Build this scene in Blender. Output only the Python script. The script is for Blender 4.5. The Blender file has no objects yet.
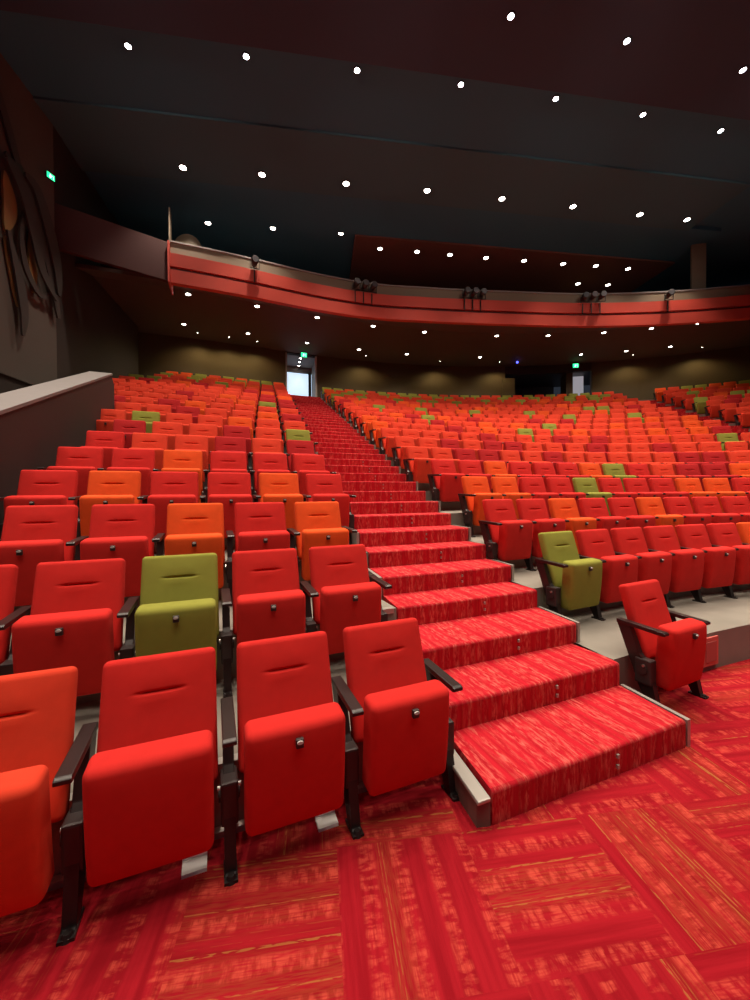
import bpy, bmesh, math, random
import numpy as np
from mathutils import Vector, Matrix
random.seed(7)
scn = bpy.context.scene
COL = scn.collection
R = math.radians

# ------------------------------------------------------------------ camera, world, exposure
CAM_F, CAM_PITCH, CAM_ROLL, CAM_H = 391.1, -0.684, -0.426, 1.632
cd = bpy.data.cameras.new('camera'); cam = bpy.data.objects.new('camera', cd); COL.objects.link(cam)
cd.sensor_fit = 'HORIZONTAL'; cd.sensor_width = 36; cd.lens = CAM_F / 750 * 36
cd.clip_start = 0.02; cd.clip_end = 200
cam.matrix_world = Matrix.Translation((0, 0, CAM_H)) @ Matrix.Rotation(R(90 + CAM_PITCH), 4, 'X') @ Matrix.Rotation(R(CAM_ROLL), 4, 'Z')
scn.camera = cam
w = bpy.data.worlds.new('world'); scn.world = w; w.use_nodes = True
w.node_tree.nodes['Background'].inputs[0].default_value = (0.62, 0.75, 1.0, 1)
w.node_tree.nodes['Background'].inputs[1].default_value = 0.022
scn.view_settings.view_transform = 'Standard'; scn.view_settings.look = 'None'
scn.view_settings.gamma = 1; scn.view_settings.use_curve_mapping = False
scn.view_settings.exposure = 0.53
HOUSE = 520.0      # watts of one ceiling downlight
STAGE_FILL = 110.0     # watts of one added stage-side fill spot, never in view
SOFFIT = 60.0      # watts of one downlight under the balcony

def spot(name, loc, target, power, angle=100, blend=.7, color=(1, .86, .7), radius=.12, parent=None):
    l = bpy.data.lights.new(name, 'SPOT'); l.energy = power; l.color = color
    l.spot_size = R(angle); l.spot_blend = blend; l.shadow_soft_size = radius
    o = bpy.data.objects.new(name, l); COL.objects.link(o)
    d = (Vector(target) - Vector(loc)).normalized()
    o.rotation_euler = d.to_track_quat('-Z', 'Y').to_euler()
    if parent: o.parent = parent; o.location = Vector(loc) - parent.location
    else: o.location = loc
    return o
CEIL = 12.0
AX = np.array([math.sin(R(82)), math.cos(R(82))])       # across the hall
AY = np.array([math.sin(R(-8)), math.cos(R(-8))])       # up the hall
# unseen fill spots added over the stage side for some frontal light
for a, b in ((-4.5, -2.5), (0.5, -3.0), (5.5, -2.5), (10.5, -2.0), (-2.0, 3.0), (3.5, 3.0), (9.0, 3.0)):
    q = AX * a + AY * b
    t = AX * a * .75 + AY * (b + 7.5)
    spot('stage_fill_spot', (q[0], q[1], 11.3), (t[0], t[1], 1.0), STAGE_FILL * (1 if b < 0 else .55), angle=95, blend=.8, radius=.25, color=(1, .84, .68))

# unseen spots added to brighten the balcony front like stage spill
for a in (-3.5, 1.5, 6.5, 11.0):
    q = AX * a + AY * 1.0; t = AX * (a * 1.15) + AY * 15.5
    spot('balcony_fill_spot', (q[0], q[1], 11.2), (t[0], t[1], 9.4), 800, angle=38, blend=1, radius=.2, color=(1, .82, .66))
# house downlights of the ceiling rows nearer the stage, out of the picture above the viewer
for b, pw in ((6.9, 1.0), (4.3, 1.0), (1.9, 1.0), (-.7, .75)):
    for a in (-6.5, -3.6, -.7, 2.2, 5.1, 8.0, 10.9):
        q = AX * a + AY * b
        spot('house_lamp', (q[0], q[1], CEIL - .1), (q[0], q[1], 0), HOUSE * pw, angle=72, blend=.8, radius=.12, color=(1, .84, .68))

# ------------------------------------------------------------------ seating geometry
X0, Y0 = 0.5557, 1.9043
THR, THA, AW = 67.64, -15.487, 1.555
SA, SB, SA1 = 0.507, 0.4305, 0.490
H = 0.17
OFF, PIT = 0.575, 0.931
SP = 0.566
KN = [-6, -2, 2, 5, 8, 11, 14]
HD = [71.97, 68.62, 64.18, 74.27, 100.56, 120.0, 132.0]
DS = .05
S = np.arange(-14, 18, DS)
AZ = np.radians(np.interp(S, KN, HD))
KAP = np.gradient(AZ, DS)
_x = np.cumsum(np.sin(AZ) * DS); _y = np.cumsum(np.cos(AZ) * DS)
_i = int(np.argmin(abs(S)))
BX = _x - _x[_i] + X0; BY = _y - _y[_i] + Y0
def cpt(s, d, z=0.0):
    a = np.interp(s, S, AZ)
    return Vector((np.interp(s, S, BX) - math.cos(a) * d, np.interp(s, S, BY) + math.sin(a) * d, z))
def head(s): return float(np.interp(s, S, AZ))
def adv(s, dist, d):
    L = np.cumsum((1 + d * KAP) * DS)
    return float(np.interp(np.interp(s, S, L) + dist, L, S))
rdir = Vector((math.sin(R(THR)), math.cos(R(THR)), 0)); gdir = Vector((math.sin(R(THA)), math.cos(R(THA)), 0))
COSA = math.cos(R(THR - THA - 90))
def aisle(k, side):            # front corner of step k on the aisle's left (0) or right (1) edge
    s = 0
    for j in range(1, k): s += SA1 if j == 1 else (SB if j % 2 == 0 else SA)
    return Vector((X0, Y0, 0)) + gdir * s + rdir * (AW * side)
def edge_s(side, d):
    e = Vector((X0, Y0, 0)) + rdir * (AW * side)
    ss = np.linspace(-4, 8, 500)
    v = [(cpt(s, d).x - e.x) * gdir.y - (cpt(s, d).y - e.y) * gdir.x for s in ss]
    return float(np.interp(0, v, ss))
def proj(p):                   # only used to leave out seats the camera cannot see
    v = cam.matrix_world.inverted() @ Vector(p)
    if v.z > -.05: return None
    return (375 + CAM_F * v.x / -v.z, 500 - CAM_F * v.y / -v.z, -v.z)
TFR = lambda r: SA1 * COSA + (r - 2) * PIT      # perpendicular distance of a tier's front edge
NROW = 19

# ------------------------------------------------------------------ materials
MATS = {}
def mat(name, col, rough=.7, metal=0, bump=0, bscale=200, var=0, vscale=8, spec=.5, sheen=0, emit=None, estr=0):
    if name in MATS: return MATS[name]
    m = bpy.data.materials.new(name); m.use_nodes = True; N = m.node_tree.nodes; L = m.node_tree.links
    b = N['Principled BSDF']; b.inputs['Base Color'].default_value = (*col, 1)
    b.inputs['Roughness'].default_value = rough; b.inputs['Metallic'].default_value = metal
    b.inputs['Specular IOR Level'].default_value = spec
    if sheen: b.inputs['Sheen Weight'].default_value = sheen; b.inputs['Sheen Tint'].default_value = (*[min(1, c * 1.5 + .05) for c in col], 1)
    if emit: b.inputs['Emission Color'].default_value = (*emit, 1); b.inputs['Emission Strength'].default_value = estr
    if bump or var:
        tc = N.new('ShaderNodeTexCoord')
    if bump:
        n = N.new('ShaderNodeTexNoise'); n.inputs['Scale'].default_value = bscale; n.inputs['Detail'].default_value = 3
        L.new(tc.outputs['Object'], n.inputs['Vector'])
        bp = N.new('ShaderNodeBump'); bp.inputs['Strength'].default_value = bump; bp.inputs['Distance'].default_value = .004
        L.new(n.outputs['Fac'], bp.inputs['Height']); L.new(bp.outputs['Normal'], b.inputs['Normal'])
    if var:
        n2 = N.new('ShaderNodeTexNoise'); n2.inputs['Scale'].default_value = vscale; n2.inputs['Detail'].default_value = 6
        L.new(tc.outputs['Object'], n2.inputs['Vector'])
        mx = N.new('ShaderNodeMix'); mx.data_type = 'RGBA'
        mx.inputs[6].default_value = (*[c * (1 - var) for c in col], 1); mx.inputs[7].default_value = (*[min(1, c * (1 + var)) for c in col], 1)
        L.new(n2.outputs['Fac'], mx.inputs[0]); L.new(mx.outputs[2], b.inputs['Base Color'])
    MATS[name] = m; return m
FAB = {'red': (.60, .022, .018), 'deep red': (.46, .016, .018), 'red-orange': (.70, .052, .022), 'orange': (.78, .085, .014), 'lime green': (.27, .27, .045)}
def fabric(c): return mat('fabric_' + c, FAB[c], rough=.92, bump=.35, bscale=500, var=.12, vscale=14, spec=.2)
M_black = mat('black_metal', (.018, .012, .012), rough=.42, spec=.4)
M_arm = mat('dark_armrest', (.016, .007, .007), rough=.38)
M_dark = mat('dark_plastic', (.03, .02, .02), rough=.5)
M_silver = mat('silver', (.7, .68, .64), rough=.3, metal=.9)
M_alu = mat('aluminium_trim', (.42, .40, .37), rough=.45, metal=.5)
M_plate = mat('taupe_end_plate', (.16, .12, .10), rough=.55, var=.1)
M_conc = mat('tier_concrete', (.22, .20, .17), rough=.8, bump=.2, bscale=60, var=.22, vscale=3)
M_white = mat('white_card', (.93, .93, .91), rough=.6)
M_brown = mat('brown_wall', (.024, .015, .013), rough=.8, var=.1, vscale=1)
M_gold = mat('ochre_back_wall', (.062, .040, .018), rough=.75, var=.12, vscale=1.5)
M_wing = mat('wine_panel', (.050, .008, .009), rough=.8)
M_fascia = mat('orange_red_fascia', (.52, .055, .035), rough=.6, var=.15, vscale=1)
M_tan = mat('tan_rail_band', (.17, .125, .085), rough=.6)
M_ceil = mat('blue_grey_ceiling', (.035, .13, .20), rough=.9)
M_wine = mat('wine_ceiling', (.040, .060, .10), rough=.9)
M_soff = mat('soffit_paint', (.075, .05, .042), rough=.85)
M_grey = mat('parapet_paint', (.20, .18, .18), rough=.6, var=.08)
M_pface = mat('parapet_face', (.03, .016, .015), rough=.7, var=.1)
M_taupe = mat('taupe_wall', (.095, .080, .07), rough=.85, var=.1, vscale=.8)

def carpet(name, angle, steps=False):
    m = bpy.data.materials.new(name); m.use_nodes = True; N = m.node_tree.nodes; L = m.node_tree.links
    b = N['Principled BSDF']; b.inputs['Roughness'].default_value = .97; b.inputs['Specular IOR Level'].default_value = .1
    g = N.new('ShaderNodeNewGeometry')
    mp = N.new('ShaderNodeMapping'); mp.vector_type = 'POINT'; mp.inputs['Rotation'].default_value = (0, 0, R(angle))
    L.new(g.outputs['Position'], mp.inputs['Vector'])
    sp = N.new('ShaderNodeSeparateXYZ'); L.new(mp.outputs['Vector'], sp.inputs[0])
    def math_(op, a, b_=None, c_=None):
        n = N.new('ShaderNodeMath'); n.operation = op
        for i, v in enumerate((a, b_, c_)):
            if v is None: continue
            if isinstance(v, (int, float)): n.inputs[i].default_value = v
            else: L.new(v, n.inputs[i])
        return n.outputs[0]
    def comb(x, y, z=0):
        n = N.new('ShaderNodeCombineXYZ')
        for i, v in enumerate((x, y, z)):
            if isinstance(v, (int, float)): n.inputs[i].default_value = v
            else: L.new(v, n.inputs[i])
        return n.outputs[0]
    def mixv(f, a, b_):
        n = N.new('ShaderNodeMix'); n.data_type = 'FLOAT'; L.new(f, n.inputs[0]); L.new(a, n.inputs[2]); L.new(b_, n.inputs[3]); return n.outputs[0]
    if steps:
        across = sp.outputs[0]; along = math_('ADD', sp.outputs[1], math_('MULTIPLY', sp.outputs[2], 1.0))
        u, v, cell = along, across, 0.0
    else:
        T = .60
        ax = math_('DIVIDE', math_('SUBTRACT', sp.outputs[0], .662 - 6.0), T)
        ay = math_('DIVIDE', math_('SUBTRACT', sp.outputs[1], 1.80 - 6.0), T)
        fx = math_('FLOOR', ax); fy = math_('FLOOR', ay)
        par = math_('MODULO', math_('ADD', math_('ADD', fx, fy), 41), 2)
        cell = math_('ADD', math_('MULTIPLY', fx, 3.7), math_('MULTIPLY', fy, 7.3))
        u = mixv(par, sp.outputs[0], sp.outputs[1]); v = mixv(par, sp.outputs[1], sp.outputs[0])
    def noise(vec, sc, det=2, rough=.5):
        n = N.new('ShaderNodeTexNoise'); n.inputs['Scale'].default_value = sc; n.inputs['Detail'].default_value = det; n.inputs['Roughness'].default_value = rough
        L.new(vec, n.inputs['Vector']); return n.outputs['Fac']
    def ramp(x, lo, hi):
        n = N.new('ShaderNodeMapRange'); n.inputs[1].default_value = lo; n.inputs[2].default_value = hi; L.new(x, n.inputs[0]); return n.outputs[0]
    # wide bands across the stripe direction, broken into dashes along it
    band = noise(comb(cell, math_('MULTIPLY', v, 11.0), 3.0), 1.0, 1)
    dash = noise(comb(math_('MULTIPLY', u, 34.0 if not steps else 13.0), math_('MULTIPLY', v, 12.0 if not steps else 48.0), cell), 1.0, 3, .6)
    fine = noise(comb(math_('MULTIPLY', u, 14.0), math_('MULTIPLY', v, 160.0), cell), 1.0, 2)
    if not steps:
        ph = math_('ADD', math_('MULTIPLY', v, 2 * math.pi / .15), math_('MULTIPLY', math_('SUBTRACT', band, .5), 2.0))
        band = math_('ADD', .5, math_('MULTIPLY', math_('SINE', ph), .16))
        anti = math_('SUBTRACT', 1.0, band)
    blot = math_('MULTIPLY', ramp(band, .44 if steps else .50, .54 if steps else .60), ramp(dash, .44, .60))
    blot = math_('MULTIPLY', blot, ramp(fine, .25, .6))
    thr = noise(comb(cell, math_('MULTIPLY', v, 85.0), 9.0), 1.0, 0)
    tdash = noise(comb(math_('MULTIPLY', u, 24.0), math_('MULTIPLY', v, 120.0), cell), 1.0, 1)
    band2 = noise(comb(cell, math_('MULTIPLY', v, 5.0), 17.0), 1.0, 0)
    gold = math_('MULTIPLY', math_('MULTIPLY', ramp(thr, .58, .66), ramp(tdash, .42, .52)), ramp(band2, .50, .56))
    if not steps: gold = math_('MULTIPLY', gold, ramp(anti, .52, .58))
    khaki = math_('MULTIPLY', ramp(band2, .54, .62), ramp(fine, .35, .6))
    dk = ramp(noise(comb(math_('MULTIPLY', u, 2.0), math_('MULTIPLY', v, 30.0), cell), 1.0, 2), .35, .65)
    def mixc(f, a, b_):
        n = N.new('ShaderNodeMix'); n.data_type = 'RGBA'; L.new(f, n.inputs[0])
        for i, c in ((6, a), (7, b_)):
            if isinstance(c, tuple): n.inputs[i].default_value = (*c, 1)
            else: L.new(c, n.inputs[i])
        return n.outputs[2]
    c = mixc(dk, (.38, .009, .018) if steps else (.25, .005, .011), (.50, .014, .026) if steps else (.34, .009, .017))
    c = mixc(math_('MULTIPLY', khaki, .0 if steps else .40), c, (.30, .055, .02))
    c = mixc(math_('MULTIPLY', blot, .8 if steps else .7), c, (.72, .15, .12) if steps else (.60, .075, .05))
    c = mixc(math_('MULTIPLY', gold, .12 if steps else .45), c, (.42, .20, .05))
    L.new(c, b.inputs['Base Color'])
    bp = N.new('ShaderNodeBump'); bp.inputs['Strength'].default_value = .4; bp.inputs['Distance'].default_value = .004
    L.new(fine, bp.inputs['Height']); L.new(bp.outputs['Normal'], b.inputs['Normal'])
    return m
# grid axes: rotating world by +/- so that x' runs across the hall
M_floor = carpet('stage_carpet', -8.0)
M_step = carpet('stair_carpet', -(90 - THR) + 0.0, steps=True)

# ------------------------------------------------------------------ mesh helpers
def link(name, bm, m, parent=None, smooth=False, recalc=True):
    if recalc: bmesh.ops.recalc_face_normals(bm, faces=bm.faces)
    me = bpy.data.meshes.new(name); bm.to_mesh(me); bm.free()
    for mm in (m if isinstance(m, (list, tuple)) else [m]): me.materials.append(mm)
    if smooth:
        for p in me.polygons: p.use_smooth = True
    o = bpy.data.objects.new(name, me); COL.objects.link(o)
    if parent: o.parent = parent
    return o
def tag(o, label=None, cat=None, group=None, kind=None):
    if label: o['label'] = label
    if cat: o['category'] = cat
    if group: o['group'] = group
    if kind: o['kind'] = kind
    return o
def empty(name, loc=(0, 0, 0), rz=0, label=None, cat=None, group=None, kind=None):
    o = bpy.data.objects.new(name, None); o.empty_display_size = .1; COL.objects.link(o)
    o.location = loc; o.rotation_euler = (0, 0, rz)
    return tag(o, label, cat, group, kind)
def add_prism(bm, base, top):
    a = [bm.verts.new(v) for v in base]; b = [bm.verts.new(v) for v in top]; n = len(a)
    bm.faces.new(a); bm.faces.new(b[::-1])
    for i in range(n): bm.faces.new((a[i], b[i], b[(i + 1) % n], a[(i + 1) % n]))
def add_box(bm, c, s, mtx=None):
    x, y, z = s[0] / 2, s[1] / 2, s[2] / 2
    P = [Vector((c[0] + i * x, c[1] + j * y, c[2] + k * z)) for k in (-1, 1) for i, j in ((-1, -1), (1, -1), (1, 1), (-1, 1))]
    if mtx: P = [mtx @ p for p in P]
    add_prism(bm, P[:4], P[4:])
def bev(bm, w, seg=2):
    bmesh.ops.bevel(bm, geom=[e for e in bm.edges], offset=w, segments=seg, affect='EDGES', profile=.6)
def add_cyl(bm, c, r, h, axis='Z', n=20, r2=None):
    r2 = r if r2 is None else r2
    m = {'Z': Matrix.Identity(3), 'X': Matrix.Rotation(R(90), 3, 'Y'), 'Y': Matrix.Rotation(R(-90), 3, 'X')}[axis]
    A = [Vector(c) + m @ Vector((r * math.cos(t), r * math.sin(t), -h / 2)) for t in [2 * math.pi * i / n for i in range(n)]]
    B = [Vector(c) + m @ Vector((r2 * math.cos(t), r2 * math.sin(t), h / 2)) for t in [2 * math.pi * i / n for i in range(n)]]
    add_prism(bm, A, B)
def strip(bm, A, B):
    a = [bm.verts.new(p) for p in A]; b = [bm.verts.new(p) for p in B]
    for i in range(len(a) - 1): bm.faces.new((a[i], a[i + 1], b[i + 1], b[i]))
def ribbon(bm, sr, prof):
    """closed cross-section prof [(d,z)] swept along the row curve for the s values in sr"""
    rings = [[bm.verts.new(cpt(s, d(s) if callable(d) else d, z)) for d, z in prof] for s in sr]
    n = len(prof)
    for a, b in zip(rings, rings[1:]):
        for i in range(n): bm.faces.new((a[i], a[(i + 1) % n], b[(i + 1) % n], b[i]))
    bm.faces.new(rings[0]); bm.faces.new(rings[-1][::-1])
def struct(name, bm, m, parent=None):
    o = link(name, bm, m, parent)
    if not parent: o['kind'] = 'structure'
    return o
def sr(a, b, st=.35):
    n = max(2, int(abs(b - a) / st) + 1); return list(np.linspace(a, b, n))

# ------------------------------------------------------------------ the shell
bm = bmesh.new()
add_box(bm, (4, 6, -.05), (44, 40, .1)); struct('floor', bm, M_floor)

# concrete seating tiers, one per row, split by the stairs
for r in range(2, NROW + 2):
    z = 2 * H * (r - 1); zb = z - 2 * H
    d0 = TFR(r); d1 = TFR(r + 1) + .02 if r <= NROW else 18.6
    sl, srr = edge_s(0, d0), edge_s(1, d0)
    for a, b in ((-3.35 if r <= 9 else -6.5, sl), (srr, 13.5)):
        bm = bmesh.new()
        ribbon(bm, sr(a, b), [(d0, zb - .01), (d0, z), (d1, z), (d1, zb - .01)])
        struct('floor', bm, M_conc)
    if r <= 5:                       # metal nosing on the tier edges of the left block
        bm = bmesh.new()
        ribbon(bm, sr(-3.2, sl - .03), [(d0 - .012, z - .035), (d0 - .012, z + .006), (d0 + .04, z + .006), (d0 + .04, z - .035)])
        struct('trim', bm, M_alu)

bm = bmesh.new(); d0 = TFR(2); ribbon(bm, sr(-3.2, edge_s(0, d0) - .05), [(d0 - .03, 0.0), (d0 - .03, .03), (d0 - .005, .04), (d0 - .005, 0.0)]); struct('trim', bm, M_alu)
# back wall under the balcony, with two doorways and a control booth opening
WD = 18.6; ZS = 6.46; ZT = 9.05
def wall_piece(name, a, b, z0, z1, m, d=WD, th=.25):
    bm = bmesh.new(); ribbon(bm, sr(a, b), [(d, z0), (d, z1), (d + th, z1), (d + th, z0)]); return struct(name, bm, m)
D1a, D1b = 2.66, 3.40
D2a, D2b = 7.95, 8.16
B0 = 6.95
wall_piece('wall_back', -7.5, D1a, ZS - .6, ZT, M_gold)
wall_piece('wall_back', D1b, B0, ZS - .6, ZT, M_gold)
wall_piece('wall_back', D2b + .06, 14.5, ZS - .6, ZT, M_gold)
wall_piece('wall_back', D1a, D1b, 8.95, ZT, M_brown)
wall_piece('wall_back', B0, D2b + .06, 8.55, ZT, M_brown)
wall_piece('wall_back', B0, D2a - .08, ZS - .6, ZS + .55, M_brown)
# vestibule behind the first doorway
def quad(bm, *P): bm.faces.new([bm.verts.new(p) for p in P])
def slab(bm, a, b, d0, d1, z0, z1): ribbon(bm, sr(a, b), [(d0, z0), (d0, z1), (d1, z1), (d1, z0)])
M_vest = mat('vestibule_paint', (.22, .20, .19), rough=.7)
VT = 8.95; VD = 2.1
Pa, Pb = cpt(D1a, WD), cpt(D1b, WD); vx = (Pb - Pa).normalized(); VW = (Pb - Pa).length
def vbox(name, x0, x1, y0, y1, z0, z1, m):
    bm = bmesh.new(); q = [Pa + vx * x + gdir * y for x, y in ((x0, y0), (x1, y0), (x1, y1), (x0, y1))]
    add_prism(bm, [Vector((v.x, v.y, z0)) for v in q], [Vector((v.x, v.y, z1)) for v in q]); return struct(name, bm, m)
vbox('ceiling', -.1, VW + .1, .1, VD + .3, VT, VT + .1, M_vest)
vbox('wall_left', -.12, 0, .1, VD + .3, ZS, VT, M_vest)
vbox('wall_right', VW, VW + .12, .1, VD + .3, ZS, VT, M_vest)
vbox('floor', -.1, VW + .1, -.1, VD + .3, ZS - .1, ZS - .01, M_vest)
M_jamb = mat('door_jamb', (.34, .32, .31), rough=.6)
vbox('trim_1', VW - .05, VW + .04, -.03, .2, ZS, VT, M_jamb)
vbox('trim_1', -.04, .03, -.03, .2, ZS, VT, M_jamb)
vbox('trim_2', -.0, VW, VD - .08, VD, 8.62, VT, M_vest)
vbox('trim_2', VW - .20, VW - .04, VD - .1, VD, ZS, 8.66, M_dark)
vbox('trim_2', 0, .05, VD - .1, VD, ZS, 8.66, M_dark)
vbox('window_1', 0, VW, VD + .02, VD + .06, ZS, 8.66, mat('lit_lobby_glass', (.7, .8, .9), rough=.3, emit=(.62, .80, 1), estr=.72))
# second doorway and booth interior
bm = bmesh.new(); slab(bm, D2a - .02, D2b + .02, WD + 1.0, WD + 1.1, ZS, 8.55); struct('door_2', bm, mat('glowing_pale_door', (.62, .60, .62), rough=.6, emit=(.85, .82, .9), estr=.22))  # faint glow of the door stands in for light from the passage
bm = bmesh.new(); slab(bm, B0 - .3, D2a - .08, WD + 3.0, WD + 3.2, ZS, 8.6); slab(bm, B0 - .3, D2b + .4, WD + .25, WD + 3.2, 8.55, 8.7); struct('wall_back', bm, M_dark)
bm = bmesh.new(); slab(bm, B0 - .04, B0 + .14, WD - .08, WD + .3, ZS, 8.3); slab(bm, D2a - .12, D2a - .03, WD - .06, WD + 1.0, ZS, 8.5); struct('trim_3', bm, M_gold)
t = empty('control_desk', cpt(7.45, WD + .7, ZS), label='dark mixing desk in the booth opening of the back wall', cat='desk')
bm = bmesh.new(); add_box(bm, (0, 0, .45), (2.4, .7, .9)); bev(bm, .02); link('desk_body', bm, M_dark, t)
bm = bmesh.new(); add_box(bm, (-.4, .1, 1.12), (.6, .05, .38)); bev(bm, .01); link('monitor', bm, M_black, t)
bm = bmesh.new(); add_box(bm, (.5, .1, 1.10), (.5, .05, .34)); bev(bm, .01); link('monitor', bm, M_black, t)

# underside of the balcony, fascia, rail
BD = 12.75
bd = lambda s: BD + .10 * max(0, s - 7.4) ** 2 - .65 * math.exp(-((s - 6.2) / 1.7) ** 2)
SL, SE = -2.85, 11.0
bm = bmesh.new()
ribbon(bm, sr(-7.5, 13.5), [(lambda s: bd(s) + .15, 8.68), (14.0, 9.0), (WD + .3, 9.0), (WD + .3, 9.15), (14.0, 9.15), (lambda s: bd(s) + .15, 8.8)])
struct('ceiling', bm, M_soff)
bal = empty('balcony', cpt(0, BD, 8.6), label='long curved orange-red balcony front with shaded groove and tan top band', cat='balcony')
def balc(name, prof, m, a=SL, b=SE):
    bm = bmesh.new(); ribbon(bm, sr(a, b, .25), prof)
    o = link(name, bm, m); o.parent = bal; o.matrix_parent_inverse = Matrix.Translation(-bal.location); return o
balc('lower_panel', [(lambda s: bd(s) + .05, 8.62), (bd, 9.02), (lambda s: bd(s) + .2, 9.02), (lambda s: bd(s) + .25, 8.62)], M_fascia)
balc('groove', [(lambda s: bd(s) + .10, 9.02), (lambda s: bd(s) + .10, 9.13), (lambda s: bd(s) + .2, 9.13), (lambda s: bd(s) + .2, 9.02)], mat('shaded_red_groove', (.10, .012, .012)))  # shadow strip between the panels, put into the groove's darker red
balc('upper_panel', [(bd, 9.13), (lambda s: bd(s) - .05, 9.52), (lambda s: bd(s) + .2, 9.52), (lambda s: bd(s) + .2, 9.13)], M_fascia)
balc('rail_band', [(lambda s: bd(s) + .04, 9.525), (lambda s: bd(s) + .04, 9.90), (lambda s: bd(s) + .09, 9.90), (lambda s: bd(s) + .09, 9.525)], M_tan)
balc('hand_rail', [(lambda s: bd(s) + .0, 9.90), (lambda s: bd(s) + .0, 9.95), (lambda s: bd(s) + .10, 9.95), (lambda s: bd(s) + .10, 9.90)], M_grey)
e0 = bmesh.new(); ribbon(e0, [SL - .07, SL], [(lambda s: bd(s) - .12, 8.55), (lambda s: bd(s) - .12, 9.86), (lambda s: bd(s) + .8, 9.86), (lambda s: bd(s) + .8, 8.55)])
o = link('end_panel', e0, M_fascia); o.parent = bal; o.matrix_parent_inverse = Matrix.Translation(-bal.location)
# upper tiers of the balcony and its back wall
for k in range(5):
    bm = bmesh.new(); ribbon(bm, sr(-5.5, 12.5), [(13.5 + k * .95, 9.2 + k * .0), (13.5 + k * .95, 9.4 + (k > 0) * .2 + k * .25), (14.5 + k * .95, 9.4 + (k > 0) * .2 + k * .25), (14.5 + k * .95, 9.2)])
    struct('floor', bm, M_brown)
bm = bmesh.new(); ribbon(bm, sr(-7.5, 13.5), [(18.7, 9.2), (18.7, CEIL), (18.9, CEIL), (18.9, 9.2)]); struct('wall_back', bm, M_brown)

# main ceiling: flat dark panels lying across the hall in bands
def axpt(a, b, z): q = AX * a + AY * b; return Vector((q[0], q[1], z))
def panel(a0, a1, b0, b1, z0, z1, m, name='ceiling'):
    bm = bmesh.new(); add_prism(bm, [axpt(a0, b0, z0), axpt(a1, b0, z0), axpt(a1, b1, z0), axpt(a0, b1, z0)], [axpt(a0, b0, z1), axpt(a1, b0, z1), axpt(a1, b1, z1), axpt(a0, b1, z1)])
    return struct(name, bm, m)
M_bg = mat('brown_grey_ceiling', (.045, .12, .16), rough=.9)
M_mar = mat('maroon_balcony_ceiling', (.12, .045, .035), rough=.9)
PAN = [(-14, 26, -6, 28, .25, M_ceil), (-7.5, 24, -2.0, 9.45, .0, M_wine), (-9, 16, 9.45, 11.4, .06, M_ceil), (-9, 14.5, 11.4, 13.7, .0, M_bg), (-9, 16, 13.7, 15.75, .10, M_ceil), (1.5, 16, 15.75, 24, .03, M_mar)]
for a0, a1, b0, b1, z0, m in PAN: panel(a0, a1, b0, b1, CEIL + z0, CEIL + (.4 if z0 == .25 else .25), m)
def ceil_z(x, y):
    a, b = x * AX[0] + y * AX[1], x * AY[0] + y * AY[1]
    return CEIL + min(z0 for a0, a1, b0, b1, z0, m in PAN if a0 <= a <= a1 and b0 <= b <= b1)

# side walls
def wseg(name, p, q, z0, z1, m, th=.2):
    p = Vector((*p, 0)); q = Vector((*q, 0)); n = Vector((-(q - p).y, (q - p).x, 0)).normalized() * th
    bm = bmesh.new(); add_prism(bm, [p + Vector((0, 0, z0)), q + Vector((0, 0, z0)), q + n + Vector((0, 0, z0)), p + n + Vector((0, 0, z0))], [p + Vector((0, 0, z1)), q + Vector((0, 0, z1)), q + n + Vector((0, 0, z1)), p + n + Vector((0, 0, z1))])
    return struct(name, bm, m)
W0 = (-8.35, 6.0); W1 = (-8.88, 11.0)
wseg('wall_left', W0, W1, 4.55, CEIL + .2, M_taupe)
wseg('wall_left', (-8.4, 6.0), (-8.93, 11.0), -.1, 4.55, M_brown)
wseg('wall_left', W1, (-10.2, 17.0), 0, CEIL + .2, M_brown)
fl = cpt(SL, BD)
wseg('wall_left', W1, (fl.x, fl.y), 8.62, 9.86, M_wing, .15)
wseg('wall_right', (24.5, 2), (21.5, 21), 0, CEIL + .2, M_brown)
# pale fins at both ends of the balcony, rising to the ceiling
def fin(s, d0, d1, z0, z1, m, name):
    bm = bmesh.new(); ribbon(bm, [s, s + .05], [(d0, z0), (d0, z1), (d1, z1), (d1, z0)]); return struct(name, bm, m)
fin(-2.9, 12.9, 13.3, 9.8, 11.1, M_tan, 'trim_4')
wseg('trim_5', (13.45, 16.62), (13.95, 16.5), 9.6, CEIL + .1, M_tan, .12)
bm = bmesh.new(); bmesh.ops.create_uvsphere(bm, u_segments=24, v_segments=14, radius=.55)
for v in bm.verts: v.co.z *= 1.25; v.co.y *= .6
o = link('dome_reflector', bm, M_tan, smooth=True); o.location = cpt(-2.3, 13.75, 10.15)
tag(o, 'pale domed shape behind the left end of the balcony rail', 'reflector')

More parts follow.
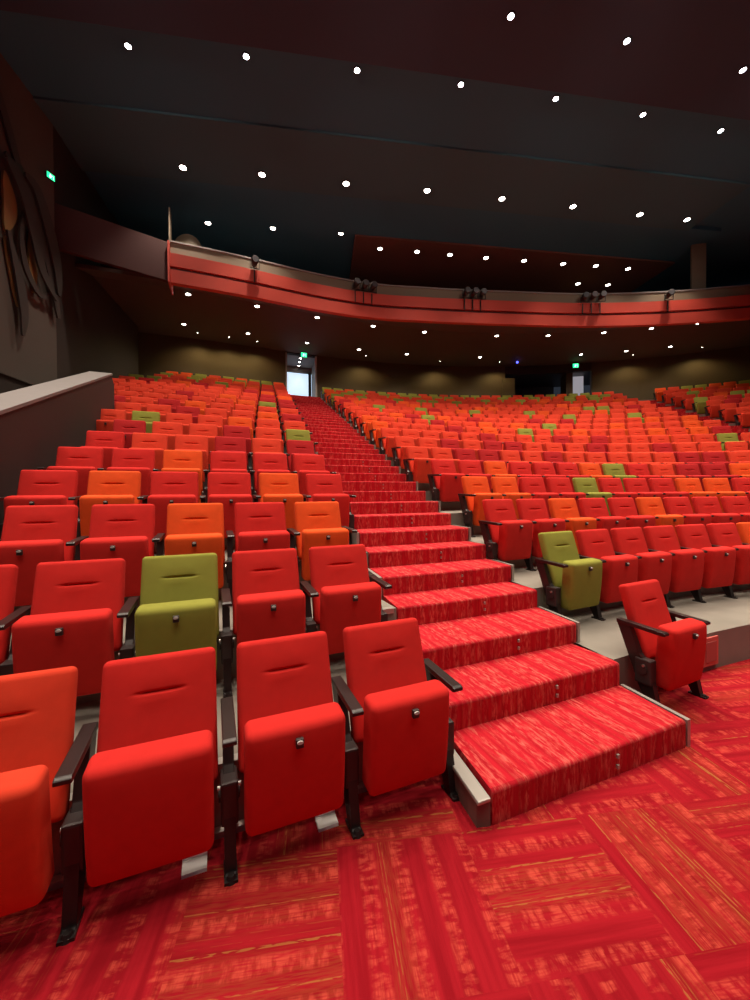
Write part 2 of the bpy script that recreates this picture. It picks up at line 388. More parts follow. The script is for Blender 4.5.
# raked parapet beside the left block
pa = Vector((-.385, .923, 0)); PE = Vector((-5.45, 8.22, 0)); pn = Vector((-.923, -.385, 0))
par = empty('parapet', (-3.4, 3.5, 0), label='raked dark brown parapet wall with pale grey sloping cap beside left seats', cat='wall')
def pline(t, z, o=0): p = PE - pa * t + pn * o; return Vector((p.x, p.y, z)) - par.location
bm = bmesh.new(); sl_ = .365
zt = lambda t: 4.20 - sl_ * t
prof = [(-.02, 2.4), (-.02, 4.0), (.22, zt(.22)), (7.6, zt(7.6)), (7.6, -.0), (5.0, 0), (0, 2.0)]
add_prism(bm, [pline(t, z) for t, z in prof], [pline(t, z, .36) for t, z in prof]); link('wall_body', bm, M_pface, par)
bm = bmesh.new(); prof = [(.0, zt(.15) + .0), (.0, zt(.15) + .05), (7.62, zt(7.62) + .05), (7.62, zt(7.62))]
prof = [(.18, zt(.18)), (.18, zt(.18) + .04), (7.62, zt(7.62) + .04), (7.62, zt(7.62))]
add_prism(bm, [pline(t, z, -.015) for t, z in prof], [pline(t, z, .375) for t, z in prof]); link('cap', bm, M_grey, par)

# ------------------------------------------------------------------ aisle stairs
NS = 38
st = empty('aisle_stairs', (X0, Y0, 0), label='long flight of red patterned carpet stairs climbing between the seat blocks to the doorway', cat='stairs')
def L_(v, z): return Vector((v.x, v.y, z)) - st.location
for k in range(1, NS + 1):
    a, b = aisle(k, 0), aisle(k, 1); c, d = aisle(k + 1, 0), aisle(k + 1, 1)
    if k == NS: c = c + gdir * .8; d = d + gdir * .8
    z0 = 0 if k == 1 else (k - 1) * H - .03; z1 = k * H
    bm = bmesh.new(); ov = gdir * (0.0 if k == NS else .03)
    inset = rdir * .012
    add_prism(bm, [L_(a + inset, z0), L_(b - inset, z0), L_(d + ov - inset, z0), L_(c + ov + inset, z0)], [L_(a + inset, z1), L_(b - inset, z1), L_(d + ov - inset, z1), L_(c + ov + inset, z1)])
    es = [e for e in bm.edges if all(abs(v.co.z - z1) < 1e-4 for v in e.verts) and all((v.co - L_(a, z1)).dot(gdir) < .8 * (c - a).length for v in e.verts)]
    bmesh.ops.bevel(bm, geom=es, offset=.02, segments=5, affect='EDGES', profile=.5)
    for f in bm.faces: f.smooth = f.calc_area() < .02
    sm = link('step', bm, M_step, st)
    # aluminium edging and end plate on odd steps, both sides
    for side, p, q in ((0, a, c), (1, b, d)):
        o1 = -rdir if side == 0 else rdir
        if k == 1 and side == 0:
            bm = bmesh.new(); o2 = o1 * .0; 
            add_prism(bm, [L_(p, 0), L_(q, 0), L_(q + o1 * .07, 0), L_(p + o1 * .07 + gdir * .02, 0)], [L_(p, H - .045), L_(q, H - .045), L_(q + o1 * .07, H - .045), L_(p + o1 * .07 + gdir * .02, H - .045)])
            link('end_plate', bm, M_plate, sm)
            bm = bmesh.new()
            add_prism(bm, [L_(p - gdir * .006, H - .045), L_(q, H - .045), L_(q + o1 * .078, H - .045), L_(p - gdir * .006 + o1 * .078, H - .045)], [L_(p - gdir * .006, H - .025), L_(q, H - .025), L_(q + o1 * .074, H - .025), L_(p - gdir * .006 + o1 * .074, H - .025)])
            bev(bm, .006)
            link('edge_trim', bm, M_alu, sm)
        elif k % 2 == 1 or k == 1:
            bm = bmesh.new(); g0 = -gdir * .004
            add_prism(bm, [L_(p + g0, z0), L_(q, z0), L_(q + o1 * .03, z0), L_(p + g0 + o1 * .03, z0)], [L_(p + g0, z1 + .004), L_(q, z1 + .004), L_(q + o1 * .03, z1 + .004), L_(p + g0 + o1 * .03, z1 + .004)])
            link('edge_trim', bm, M_alu, sm)
    if k <= 14:
        m_ = a.lerp(b, .58)
        for zz in (z1 - .055, z1 - .115):
            bm = bmesh.new()
            p = L_(m_, zz) - gdir * .006
            rot = Matrix.Translation(p) @ Matrix.Rotation(R(90 - THR), 4, 'Z')
            add_box(bm, (0, -.002, 0), (.016, .012, .022), rot)
            link('step_marker', bm, M_alu, sm)
# second flight at the far right edge of the middle block
SA2 = 8.62
st2 = empty('aisle_stairs', cpt(SA2, TFR(6), 0), label='far right flight of carpeted stairs between the middle and right seat blocks', cat='stairs')
for r in range(6, NROW + 1):
    for h2 in (0, 1):
        d0 = TFR(r) + h2 * PIT / 2; z1 = 2 * H * (r - 1) + h2 * H + .012
        s1 = adv(SA2, 1.25, d0)
        bm = bmesh.new(); ribbon(bm, [SA2 + .02, s1], [(d0, z1 - H - .02), (d0, z1), (d0 + PIT / 2 + .02, z1), (d0 + PIT / 2 + .02, z1 - H - .02)])
        o = link('step', bm, M_step, st2); o.matrix_parent_inverse = Matrix.Translation(-st2.location)

# ------------------------------------------------------------------ the seat
def axis_samples(h, r, n):
    a = [-h, -h + r * .15, -h + r * .4, -h + r * .7] ; c = list(np.linspace(-h + r, h - r, n)); return a + c + [-v for v in a[::-1]]
def cushion(w, t, hgt, r, n=(8, 3, 10), bulge=.01, dent=None, taper=0.0, belly=0):
    """rounded cushion: x width, y thickness (front is -y), z height, centred"""
    hx, hy, hz = w / 2, t / 2, hgt / 2; ry = min(r, hy * .98)
    xs, ys, zs = axis_samples(hx, r, n[0]), axis_samples(hy, ry, n[1]), axis_samples(hz, r, n[2])
    if dent: zs = sorted(zs + [dent[0] + q for q in (-.016, -.009, -.004, 0, .004, .009, .016)])
    bm = bmesh.new(); cache = {}
    def V(i, j, k):
        if (i, j, k) in cache: return cache[(i, j, k)]
        p = Vector((xs[i], ys[j], zs[k]))
        c = Vector((max(-hx + r, min(hx - r, p.x)), max(-hy + ry, min(hy - ry, p.y)), max(-hz + r, min(hz - r, p.z))))
        d = p - c
        # per-axis radii
        e = Vector((d.x / r, d.y / ry, d.z / r))
        if e.length > 1e-9: e.normalize()
        q = c + Vector((e.x * r, e.y * ry, e.z * r))
        fx, fz = 1 - (q.x / hx) ** 2, 1 - (q.z / hz) ** 2
        if q.y < 0:
            q.y -= bulge * max(0, fx) ** .5 * max(0, fz) ** .5
            if dent:
                zz = q.z - dent[0]
                wx = max(0, 1 - (abs(q.x) / dent[1]) ** 6)
                q.y += dent[2] * math.exp(-(zz / .0055) ** 2) * wx
                q.y -= .005 * math.exp(-((abs(zz) - .018) / .012) ** 2) * wx
        q.x *= 1 - taper * (q.z / hz + 1) / 2
        if belly: q.y += belly * (q.z / hz) ** 2
        v = bm.verts.new(q); cache[(i, j, k)] = v; return v
    I, J, K = len(xs) - 1, len(ys) - 1, len(zs) - 1
    for i in range(I):
        for k in range(K):
            for j in (0, J): bm.faces.new((V(i, j, k), V(i + 1, j, k), V(i + 1, j, k + 1), V(i, j, k + 1)))
        for j in range(J):
            for k in (0, K): bm.faces.new((V(i, j, k), V(i + 1, j, k), V(i + 1, j + 1, k), V(i, j + 1, k)))
    for j in range(J):
        for k in range(K):
            for i in (0, I): bm.faces.new((V(i, j, k), V(i, j + 1, k), V(i, j + 1, k + 1), V(i, j, k + 1)))
    return bm
BT = R(17)       # recline of the back
def back_bm(low=False):
    bm = cushion(.482, .075, .58, .028, n=(4, 1, 3) if low else (22, 2, 10), bulge=.012, dent=None if low else (.135, .10, .011), taper=.03)
    bmesh.ops.transform(bm, matrix=Matrix.Translation((0, -.10, .61)) @ Matrix.Rotation(-BT, 4, 'X'), verts=bm.verts)
    return bm
def pad_bm(low=False):
    bm = cushion(.446, .135, .475, .034, n=(4, 1, 3) if low else (10, 2, 10), bulge=.012, belly=.008)
    bmesh.ops.transform(bm, matrix=Matrix.Translation((0, -.330, .395)) @ Matrix.Rotation(R(5), 4, 'X'), verts=bm.verts)
    return bm
def arm_bm(x):
    bm = bmesh.new()
    P = [(-.03, .600), (-.03, .630), (-.37, .615), (-.385, .607), (-.385, .590), (-.37, .585)]
    wv = .029
    add_prism(bm, [(x - wv, y, z) for y, z in P], [(x + wv, y, z) for y, z in P]); bev(bm, .005); return bm
def stand_bm(x):
    bm = bmesh.new()
    P = [(-.03, .605), (-.13, .605), (-.20, .40), (-.27, .33), (-.30, .20), (-.335, .02), (-.36, .0), (-.29, .0), (-.20, .16), (-.15, .30)]
    add_prism(bm, [(x - .024, y, z) for y, z in P], [(x + .024, y, z) for y, z in P]); bev(bm, .003, 1)
    return bm
def foot_bm(x):
    bm = bmesh.new(); add_box(bm, (x, -.315, .006), (.055, .12, .012)); add_cyl(bm, (x, -.355, .012), .026, .024, r2=.014, n=14); return bm
def hinge_bm(x):
    bm = bmesh.new(); add_box(bm, (x, -.235, .28), (.074, .12, .19)); bev(bm, .012); add_cyl(bm, (x, -.235, .30), .035, .09, 'X', 18); return bm
def bolt_bm(x):
    bm = bmesh.new(); add_cyl(bm, (x, -.245, .33), .010, .098, 'X', 12); return bm
def badge_bm():
    bm = bmesh.new(); add_box(bm, (0, -.428, .560), (.034, .02, .040)); bev(bm, .004); return bm
def disc_bm():
    bm = bmesh.new(); add_cyl(bm, (0, -.441, .569), .012, .008, 'Y', 16)
    bmesh.ops.scale(bm, vec=(1.15, 1, .6), space=Matrix.Translation((0, 0, -.569)), verts=bm.verts); return bm
def mesh_of(name, bm, m, smooth=True):
    bmesh.ops.recalc_face_normals(bm, faces=bm.faces)
    me = bpy.data.meshes.new(name); bm.to_mesh(me); bm.free(); me.materials.append(m)
    for p in me.polygons: p.use_smooth = smooth
    return me
ME = {c: (mesh_of('backrest', back_bm(), fabric(c)), mesh_of('seat_cushion', pad_bm(), fabric(c))) for c in FAB}
HX = SP / 2
SH = {}
for sg in (-1, 1):
    x = HX * sg
    SH[sg] = (mesh_of('armrest', arm_bm(x), M_arm, False), mesh_of('stand', stand_bm(x), M_black, False), mesh_of('foot', foot_bm(x), M_black, False),
              mesh_of('hinge', hinge_bm(x), M_dark, False), mesh_of('bolt', bolt_bm(x), M_silver, False))
BADGE = mesh_of('number_plate', badge_bm(), M_dark, False); DISC = mesh_of('plate_disc', disc_bm(), mat('pale_disc', (.55, .52, .5), rough=.5), False)
def child(name, me, par):
    o = bpy.data.objects.new(name, me); COL.objects.link(o); o.parent = par; return o
def seat(loc, az, color, label, group, ends=(), badge=True, depth=5):
    t = empty('theatre_seat', loc, math.pi / 2 - az, label, 'seat', group)
    a, b = ME[color]
    child('backrest', a, t); pad = child('seat_cushion', b, t)
    for sg in set((-1,) + tuple(ends)):
        ar, sd, ft, hg, bo = SH[sg]
        child('armrest', ar, t); s_ = child('stand', sd, t)
        if depth < 9:
            child('foot', ft, s_); h_ = child('hinge', hg, t); child('bolt', bo, h_)
    if badge and depth < 9:
        n_ = child('number_plate', BADGE, pad); child('silver_disc', DISC, pad) if depth < 6 else None
    return t

# ------------------------------------------------------------------ where the seats stand
ORD = ['', 'first', 'second', 'third', 'fourth', 'fifth', 'sixth', 'seventh', 'eighth', 'ninth', 'tenth', 'eleventh', 'twelfth', 'thirteenth', 'fourteenth', 'fifteenth', 'sixteenth', 'seventeenth', 'eighteenth', 'nineteenth', 'twentieth']
def ordn(n):
    if n <= 20: return ORD[n]
    if n < 30: return 'twenty-' + ORD[n - 20]
    return 'thirtieth'
rd, dr, ro, og, gr = 'red', 'deep red', 'red-orange', 'orange', 'lime green'
LEFTC = {1: [rd, rd, rd, ro], 2: [rd, rd, gr, rd, rd], 3: [og, rd, og, rd, rd, rd], 4: [rd, og, rd, rd, og, rd], 5: [rd, rd, rd, og, rd, rd], 6: [dr, ro, dr, ro, ro, rd], 7: [gr, ro, dr, ro, ro, dr, ro]}
RIGHTC = {1: [rd], 2: [gr] + [rd] * 5 + [og, rd, rd], 3: [rd, rd, og, rd, rd, og, rd, rd, rd, rd, rd], 4: [og, og, rd, rd, gr, rd, rd, rd, og, og, rd, rd],
          5: [rd, rd, og, rd, rd, rd, og, gr, rd, ro, dr, dr, og, rd], 6: [ro, ro, dr, dr, ro, ro, dr, ro, ro, ro, ro, ro, dr, dr, ro],
          7: [ro, ro, dr, ro, dr, dr, ro, ro, ro, dr, ro, ro, dr, ro, ro, ro]}
GREENS_PX = [(154, 412), (272, 402), (140, 378), (541, 423), (523, 428), (563, 414), (528, 410), (474, 410), (581, 407), (641, 416), (609, 409), (380, 405), (419, 407), (430, 416), (235, 378), (220, 382)]
GAPR = {2: .385, 3: .275, 4: .505, 5: .405, 6: .285}
GAPL = {1: -.412, 2: -.505, 3: -.555, 4: -.345, 5: -.435, 6: -.485}
SBACK = 0.0
cand = []
for r in range(1, NROW + 1):
    d = OFF + PIT * (r - 1); z = 2 * H * (r - 1)
    e = edge_s(1, d); s = adv(e, GAPR.get(r, .31 + .05 * ((r * 7) % 5) / 4), d); i = 0
    lim = 8.56
    if r == 1: s = adv(s, .09, d)
    while s < lim and i < (1 if r == 1 else 99):
        cand.append(['R', r, i, s, d, z]); i += 1; s = adv(s, SP * (1 if r < 7 else 1.012 + .012 * ((r * 7) % 5 - 2)), d)
    e = edge_s(0, d); s = adv(e, GAPL.get(r, -.45), d); i = 0
    lim = {1: -2.3, 2: -3.0}.get(r, -3.25 if r <= 8 else (-5.3 if r < 14 else -4.9 + (r - 14) * .16))
    while s > lim and i < (4 if r == 1 else 99):
        cand.append(['L', r, i, s, d, z]); i += 1; s = adv(s, -SP, d)
    if r >= 7:
        s = adv(SA2, 1.6, d); i = 0
        while s < 12.6:
            cand.append(['F', r, i, s, d, z]); i += 1; s = adv(s, SP, d)
seats = []
for c in cand:
    blk, r, i, s, d, z = c
    p = cpt(s, d, z); q = proj(p + Vector((0, 0, .85)))
    if q is None or q[0] < -60 or q[0] > 800: continue
    seats.append((blk, r, i, s, d, z, p, q))
green = set()
for u, v in GREENS_PX:
    best = min(seats, key=lambda k: abs(k[7][0] - u) + 2 * abs(k[7][1] - v)); green.add(best[:3])
rng = random.Random(11)
seats.sort(key=lambda k: k[7][2])
def colour(blk, r, i):
    T = LEFTC if blk == 'L' else RIGHTC
    if blk != 'F' and r in T and i < len(T[r]): return T[r][i]
    if (blk, r, i) in green: return gr
    x = rng.random()
    if r >= 18: return gr if x < .42 else (og if x < .6 else ro)
    if r >= 16: return gr if x < .2 else (og if x < .4 else ro)
    if blk == 'F': return gr if x < .16 else (dr if x < .4 else ro)
    return gr if x < .01 else (dr if x < .12 else (og if x < .24 else ro))
last = {}
for k in seats: last[k[:2]] = max(last.get(k[:2], 0), k[2])
BN = {'L': 'left block', 'R': 'middle block', 'F': 'far right block'}
rest = []
for n, (blk, r, i, s, d, z, p, q) in enumerate(seats):
    col = colour(blk, r, i)
    az = head(s)
    if n >= 300: rest.append((p, az, col)); continue
    side = 'left of the main stairs' if blk == 'L' else ('right of the main stairs' if blk == 'R' else 'right of the far stairs')
    row = 'front row' if r == 1 else ordn(r) + ' row'
    if blk == 'R' and r == 1: lab = 'single red fabric seat with folded cushion on the patterned floor right of the stairs'
    elif i == 0: lab = f'{col} fabric folding seat at the stairs, {row}, {side}'
    else: lab = f'{col} folding seat, {row} {side}, {ordn(i + 1)} seat from the stairs'
    ends = ()
    if blk == 'L' and i == 0: ends = (1,)
    if blk == 'R' and r == 1: ends = (1,)
    if blk == 'R' and (i == last[(blk, r)]): ends = (1,)
    seat(p, az, col, lab, f'theatre seats in the {BN[blk]}', ends, badge=not (blk == 'L' and r == 1 and i == 2), depth=q[2])
# the seats beyond the nearest three hundred, one object
LOW = {}
lowb, lowp = back_bm(True), pad_bm(True)
def low_mesh():
    bm = bmesh.new()
    for src in (lowb, lowp):
        mp = {v: bm.verts.new(v.co) for v in src.verts}
        for f in src.faces: bm.faces.new([mp[v] for v in f.verts])
    nf = len(bm.faces)
    b2 = bmesh.new()
    x = -HX
    for P, wv in (([(-.03, .605), (-.03, .635), (-.41, .615), (-.41, .59)], .026), ([(-.03, .605), (-.13, .605), (-.27, .3), (-.37, .0), (-.30, 0), (-.15, .30)], .017)):
        add_prism(bm, [(x - wv, y, z_) for y, z_ in P], [(x + wv, y, z_) for y, z_ in P])
    return bm, nf
tb, nf = low_mesh(); tb.verts.ensure_lookup_table(); tb.faces.ensure_lookup_table()
bmesh.ops.recalc_face_normals(tb, faces=tb.faces)
for i_, v in enumerate(tb.verts): v.index = i_
TV = np.array([v.co[:] for v in tb.verts]); TF = [[v.index for v in f.verts] for f in tb.faces]
cols = list(FAB); allv = []; allf = []; mi = []
for p, az, col in rest:
    a = math.pi / 2 - az; c_, s_ = math.cos(a), math.sin(a); o0 = len(allv)
    for v in TV: allv.append((p.x + v[0] * c_ - v[1] * s_, p.y + v[0] * s_ + v[1] * c_, p.z + v[2]))
    for j, f in enumerate(TF): allf.append([o0 + q for q in f]); mi.append(cols.index(col) if j < nf else len(cols))
if rest:
    me = bpy.data.meshes.new('distant_theatre_seats'); me.from_pydata(allv, [], allf)
    for c in cols: me.materials.append(fabric(c))
    me.materials.append(M_black)
    me.polygons.foreach_set('material_index', mi); me.polygons.foreach_set('use_smooth', [j % len(TF) < nf for j in range(len(allf))])
    o = bpy.data.objects.new('distant_theatre_seats', me); COL.objects.link(o)
    tag(o, 'farthest rows of orange, red and lime green seats along the back wall', 'seats', kind='stuff')

# a few seats showing above the balcony rail
for j, (s, dd) in enumerate([(7.0 + .19 * i, 15.3) for i in range(6)]):
    t = empty('theatre_seat', cpt(s, dd, 10.35), math.pi / 2 - head(s), f'lime green seat above the balcony rail, {ordn(j + 1)} of six from the left', 'seat', 'green seats above the balcony rail')
    child('backrest', ME['lime green'][0], t); child('seat_cushion', ME['lime green'][1], t)

# ------------------------------------------------------------------ small things
# white cards on the carpet under the front-row seats
def fr(s, dy, x=0):
    p = cpt(s, OFF + dy, 0); a = head(s); return p + Vector((math.sin(a), math.cos(a), 0)) * x, a
fs = [k for k in seats if k[0] == 'L' and k[1] == 1]; fs.sort(key=lambda k: k[2])
for idx, wx, lab in ((1, .17, 'white folded card under the second front seat from the stairs'), (2, .14, 'white card lying under the third front seat from the stairs')):
    if idx < len(fs):
        s = fs[idx][3]; p, a = fr(s, -.235, wx)
        o_ = empty('paper_card', (p.x, p.y, .0), math.pi / 2 - a, lab, 'card')
        bm = bmesh.new(); add_prism(bm, [(-.05, -.035, .0), (.05, -.035, .0), (.05, .03, .0), (-.05, .03, .0)], [(-.05, -.03, .012), (.05, -.03, .012), (.05, .03, .02), (-.05, .03, .02)])
        link('card_sheet', bm, M_white, o_)
        bm = bmesh.new(); add_box(bm, (.0, .034, .018), (.102, .006, .036)); link('card_flap', bm, M_white, o_)
# outlet grille in the riser right of the single seat
p = cpt(2.95, TFR(2) - .012, .17); a = head(2.95)
t = empty('riser_panel', (p.x, p.y, 0), math.pi / 2 - a, 'pale red square panel on the concrete riser right of the single seat', 'panel')
bm = bmesh.new(); add_box(bm, (0, 0, .18), (.24, .02, .26)); bev(bm, .004); link('panel_frame', bm, mat('pink_panel', (.55, .12, .10), rough=.5), t)
bm = bmesh.new(); add_box(bm, (0, -.012, .18), (.16, .008, .18)); link('panel_inset', bm, mat('pink_inset', (.38, .09, .08), rough=.5), t)

# exit signs
M_green = mat('exit_green', (.0, .3, .1), emit=(.02, .85, .28), estr=1.6)
M_wsym = mat('exit_white', (.8, 1, .85), emit=(.7, 1, .8), estr=1.6)
def exit_sign(loc, rz, label, sc=1, tilt=0):
    t = empty('exit_sign', loc, rz, label, 'exit sign')
    bm = bmesh.new(); add_box(bm, (0, 0, 0), (.34 * sc, .06, .26 * sc)); bev(bm, .008); link('housing', bm, M_dark, t)
    bm = bmesh.new(); add_box(bm, (0, -.033, 0), (.32 * sc, .008, .24 * sc)); link('face', bm, M_green, t)
    bm = bmesh.new()      # running figure and doorway
    for c, s_, an in (((-.03, .065), (.03, .03), 0), ((-.03, .01), (.03, .08), -20), ((-.055, -.055), (.02, .08), -35), ((.0, -.05), (.02, .08), 30), ((-.0, .02), (.06, .018), 20), ((.10, -.02), (.012, .15), 0), ((.06, .05), (.09, .012), 0)):
        m_ = Matrix.Translation((c[0] * sc, -.04, c[1] * sc)) @ Matrix.Rotation(R(an), 4, 'Y'); add_box(bm, (0, 0, 0), (s_[0] * sc, .004, s_[1] * sc), m_)
    link('pictogram', bm, M_wsym, t)
    bm = bmesh.new(); add_cyl(bm, (0, 0, .2 * sc), .012, .16, n=10); link('hanger', bm, M_dark, t)
p = cpt(3.05, WD - .4, 8.80); exit_sign(p, math.pi / 2 - head(3.05), 'green exit sign hanging over the lit doorway at the stair top', .9)
p = cpt(7.93, WD - .4, 8.76); exit_sign(p, math.pi / 2 - head(7.93), 'green exit sign over the pale door at right of the booth', .9)
exit_sign(Vector((-8.66, 10.6, 10.25)), R(75), 'green exit sign high on the left side wall', .6)

# wall relief on the left wall: dark curved straps over ochre ovals
rel = empty('wall_relief', (-8.62, 9.6, 7.0), 0, 'abstract relief of dark curved straps over ochre ovals on the left wall', 'wall art')
wd = (Vector((W1[0], W1[1], 0)) - Vector((W0[0], W0[1], 0))).normalized(); wn = Vector((wd.y, -wd.x, 0))
def wp(t, z, o): # t metres back from y 9.6 along wall
    p = Vector((-8.73, 9.6, 0)) + wd * t + wn * o; return Vector((p.x, p.y, z)) - rel.location
def strap(pts, wds, name, m, o0=.03, th=.05):
    bm = bmesh.new(); P = [Vector((a, b, 0)) for a, b in pts]; n = 24; C_ = []
    for i in range(n + 1):
        f = i / n * (len(P) - 1); k = min(int(f), len(P) - 2); u = f - k
        p0, p1, p2, p3 = P[max(k - 1, 0)], P[k], P[k + 1], P[min(k + 2, len(P) - 1)]
        C_.append((.5 * ((2 * p1) + (p2 - p0) * u + (2 * p0 - 5 * p1 + 4 * p2 - p3) * u * u + (3 * p1 - p0 - 3 * p2 + p3) * u ** 3), wds[0] + (wds[1] - wds[0]) * math.sin(math.pi * i / n)))
    rings = []
    for i, (c, w_) in enumerate(C_):
        t_ = (C_[min(i + 1, n)][0] - C_[max(i - 1, 0)][0]).normalized(); nn = Vector((-t_.y, t_.x, 0)) * w_
        a, b = c + nn, c - nn
        rings.append([bm.verts.new(wp(a.x, a.y, o0)), bm.verts.new(wp(a.x, a.y, o0 + th)), bm.verts.new(wp(b.x, b.y, o0 + th)), bm.verts.new(wp(b.x, b.y, o0))])
    for r0, r1 in zip(rings, rings[1:]):
        for i in range(4): bm.faces.new((r0[i], r0[(i + 1) % 4], r1[(i + 1) % 4], r1[i]))
    bm.faces.new(rings[0]); bm.faces.new(rings[-1][::-1]); link(name, bm, m, rel)
M_strap = mat('dark_bronze', (.040, .034, .032), rough=.6); M_oval = mat('ochre_oval', (.28, .19, .07), rough=.6)
strap([(-.85, 11.6), (-.3, 10.6), (.15, 9.6)], (.10, .12), 'strap', M_strap)
strap([(-.4, 9.7), (.3, 9.3), (.7, 8.6), (1.05, 7.7), (1.3, 6.6)], (.05, .22), 'strap', M_strap, .10)
strap([(.1, 9.6), (.5, 9.5), (.95, 8.7), (1.2, 7.9), (1.25, 7.2)], (.05, .20), 'strap', M_strap, .16)
strap([(-.5, 9.5), (.0, 9.0), (.35, 8.2), (.6, 7.5), (1.1, 7.0)], (.05, .16), 'strap', M_strap, .2)
strap([(.1, 8.7), (.0, 8.0), (.15, 7.3), (.6, 6.9), (1.0, 7.1)], (.03, .09), 'strap', M_strap, .12)
strap([(-.4, 7.9), (-.1, 7.0), (.05, 6.2), (.0, 5.6)], (.03, .14), 'strap', M_strap, .12)
strap([(-.35, 9.3), (-.2, 8.6), (-.35, 7.9)], (.02, .2), 'oval', M_oval)
strap([(-.35, 7.8), (-.1, 7.0), (.0, 6.3)], (.02, .15), 'oval', M_oval)
strap([(.5, 8.6), (.48, 7.7), (.5, 6.9)], (.02, .15), 'oval', M_oval)

# balcony-front spotlights in clusters
def spotcluster(s, n, label):
    base = cpt(s, bd(s) - .1, 9.62)
    for j in range(n):
        x = (j - (n - 1) / 2) * .34
        t = empty('stage_spotlight', base + Vector((math.sin(head(s)), math.cos(head(s)), 0)) * x, math.pi / 2 - head(s), label + ['', ', first from left', ', middle of cluster', ', third from left', ', rightmost'][j + 1 if n > 1 else 0], 'spotlight', 'spotlights on the balcony front'); t.scale = (1.25, 1.25, 1.25)
        bm = bmesh.new(); add_cyl(bm, (0, -.12, .05), .10, .3, 'Y', 18, r2=.075); link('lamp_body', bm, M_black, t, True)
        bm = bmesh.new(); add_cyl(bm, (0, -.285, .05), .085, .02, 'Y', 18); link('lens', bm, mat('lens_glass', (.08, .08, .09), rough=.15), t)
        bm = bmesh.new(); add_box(bm, (-.12, -.1, .0), (.015, .03, .22)); add_box(bm, (.12, -.1, .0), (.015, .03, .22)); add_box(bm, (0, -.1, -.115), (.255, .03, .015)); link('yoke', bm, M_black, t)
        bm = bmesh.new(); add_box(bm, (0, -.0, -.28), (.03, .03, .34)); link('bracket', bm, M_black, t)
spotcluster(.55, 1, 'single black spotlight on the left stretch of the balcony front')
spotcluster(3.7, 3, 'black spotlight on the balcony front above the middle of the stairs')
spotcluster(5.75, 3, 'black spotlight on the balcony front at its lowest point')
spotcluster(7.5, 3, 'black spotlight on the balcony front right of centre')
spotcluster(8.65, 1, 'single black spotlight on the right stretch of the balcony front')

# ------------------------------------------------------------------ downlights
M_lamp = mat('lamp_lens', (1, .95, .85), emit=(1, .93, .82), estr=14)
M_lampc = mat('lamp_lens_cool', (.9, .93, 1), emit=(.9, .93, 1), estr=14)
def mk_mesh(f): 
    bm = bmesh.new(); f(bm); return bm
DR = {}
def lampmesh(rad):
    if rad in DR: return DR[rad]
    bm = bmesh.new(); n = 20
    rings = []
    for r_, z_ in ((rad, 0), (rad * 1.35, 0), (rad * 1.35, .03), (rad, .03)):
        rings.append([bm.verts.new((r_ * math.cos(2 * math.pi * i / n), r_ * math.sin(2 * math.pi * i / n), z_)) for i in range(n)])
    for a in range(4):
        for i in range(n): bm.faces.new((rings[a][i], rings[a][(i + 1) % n], rings[(a + 1) % 4][(i + 1) % n], rings[(a + 1) % 4][i]))
    ring = mesh_of('trim_ring', bm, M_dark)
    bm = bmesh.new(); add_cyl(bm, (0, 0, .012), rad, .02, n=n); d1 = mesh_of('lens', bm, M_lamp, False)
    bm = bmesh.new(); add_cyl(bm, (0, 0, .012), rad, .02, n=n); d2 = mesh_of('lens', bm, M_lampc, False)
    DR[rad] = (ring, d1, d2); return DR[rad]
def downlight(loc, rad, power, label, group, cool=False, angle=84, color=(1, .84, .66)):
    t = empty('downlight', loc, 0, label, 'ceiling light', group)
    a, b, c = lampmesh(rad); child('trim_ring', a, t); child('lens', c if cool else b, t)
    if power: spot('lamp', Vector(loc) - Vector((0, 0, .03)), Vector(loc) - Vector((0, 0, 5)), power, angle, .6, color, rad, parent=t)
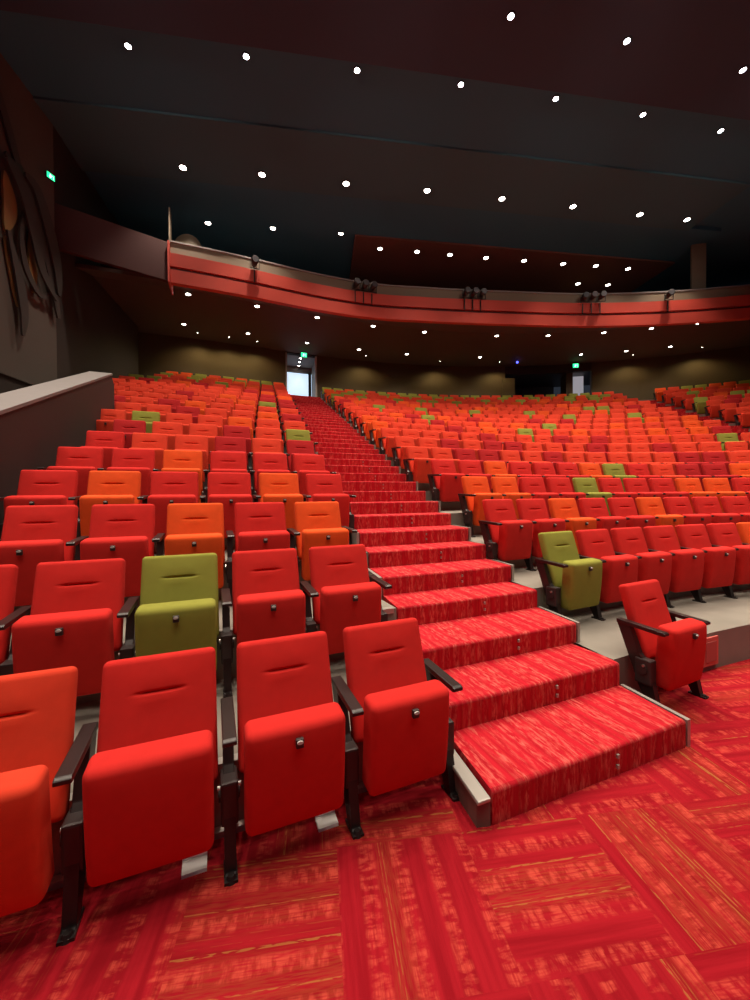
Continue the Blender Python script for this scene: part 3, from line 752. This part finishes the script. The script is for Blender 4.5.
rows = [
 ('nearest row of the dark ceiling', 8.9, [(3.02, 8.59), (5.84, 9.07), (9.09, 9.7), (.2, 8.1)], True, .065),
 ('second row of the dark ceiling', 9.9, [(-5.62, 9.15), (-2.97, 9.38), (-.36, 9.7), (2.26, 10.05), (4.84, 10.42), (7.44, 10.87), (10.02, 11.37)], True, .065),
 ('third row of the dark ceiling', 12, [(-5.96, 12.42), (-3.56, 12.71), (-.88, 13.1), (1.85, 13.42), (4.52, 13.81), (7.21, 14.21), (9.91, 14.64), (11.89, 14.93)], False, .10),
 ('short left row of the dark ceiling', 15, [(-6.39, 15.28), (-3.96, 15.6), (-1.3, 15.93)], False, .10),
 ('row over the balcony seats', 16, [(.29, 16.59), (1.87, 16.81), (3.32, 17.04), (4.95, 17.27), (6.7, 17.51), (8.56, 17.76), (10.14, 17.94), (11.77, 18.19)], False, .10),
 ('rearmost pair over the balcony', 19, [(10.11, 19.45), (11.66, 19.57)], False, .10)]
for nm, b, pts, cool, rad in rows:
    n = 0
    for x, y in pts:
        if (x, y) == (.2, 8.1): continue
        n += 1
        pw = HOUSE * (1 if y < 16.2 else .25)
        downlight((x, y, ceil_z(x, y) - .029), rad, pw, f'small bright downlight, {ordn(n)} from the left in the {nm}', 'downlights in the dark ceiling', cool)
for j, s in enumerate((-2.34, .95, 2.89, 4.23, 5.31, 6.4, 7.15, 7.92, 8.64, 9.31)):
    downlight(cpt(s, 14.2, 8.965), .085, SOFFIT, angle=120, label= f'bright downlight under the balcony, outer arc, {ordn(j + 1)} from the left', group='downlights under the balcony')
for j, s in enumerate((-2.84, .94, 3.0, 4.31, 5.33, 6.44, 7.9, 8.61, 9.27)):
    downlight(cpt(s, 17.0, 8.965), .08, SOFFIT, angle=120, label= f'bright downlight under the balcony, inner arc, {ordn(j + 1)} from the left', group='downlights under the balcony')
# wall washers close to the back wall
for j, s in enumerate((-2.2, -.2, 1.7, 4.6, 5.9, 6.8, 8.8, 9.8)):
    downlight(cpt(s, 17.75, 8.97), .022, 55, f'small wall washer by the back wall, {ordn(j + 1)} from the left', 'wall washers', angle=150, color=(1, .76, .32))
for j, dd in enumerate((.5, 1.1, 1.7)):
    downlight(Vector(((Pa + vx * VW / 2 + gdir * dd).x, (Pa + vx * VW / 2 + gdir * dd).y, VT - .03)), .06, 12, f'small downlight in the doorway passage ceiling, {ordn(j + 1)} from the front', 'passage downlights')
t = empty('indicator_lamp', cpt(7.05, 17.6, 8.9), label='small blue indicator lamp under the balcony above the booth', cat='lamp')
bm = bmesh.new(); bmesh.ops.create_uvsphere(bm, u_segments=14, v_segments=8, radius=.06); link('bulb', bm, mat('blue_led', (.05, .05, .8), emit=(.08, .1, 1), estr=3), t, True)
bm = bmesh.new(); add_cyl(bm, (0, 0, .07), .03, .1, n=12); link('socket', bm, M_dark, t)
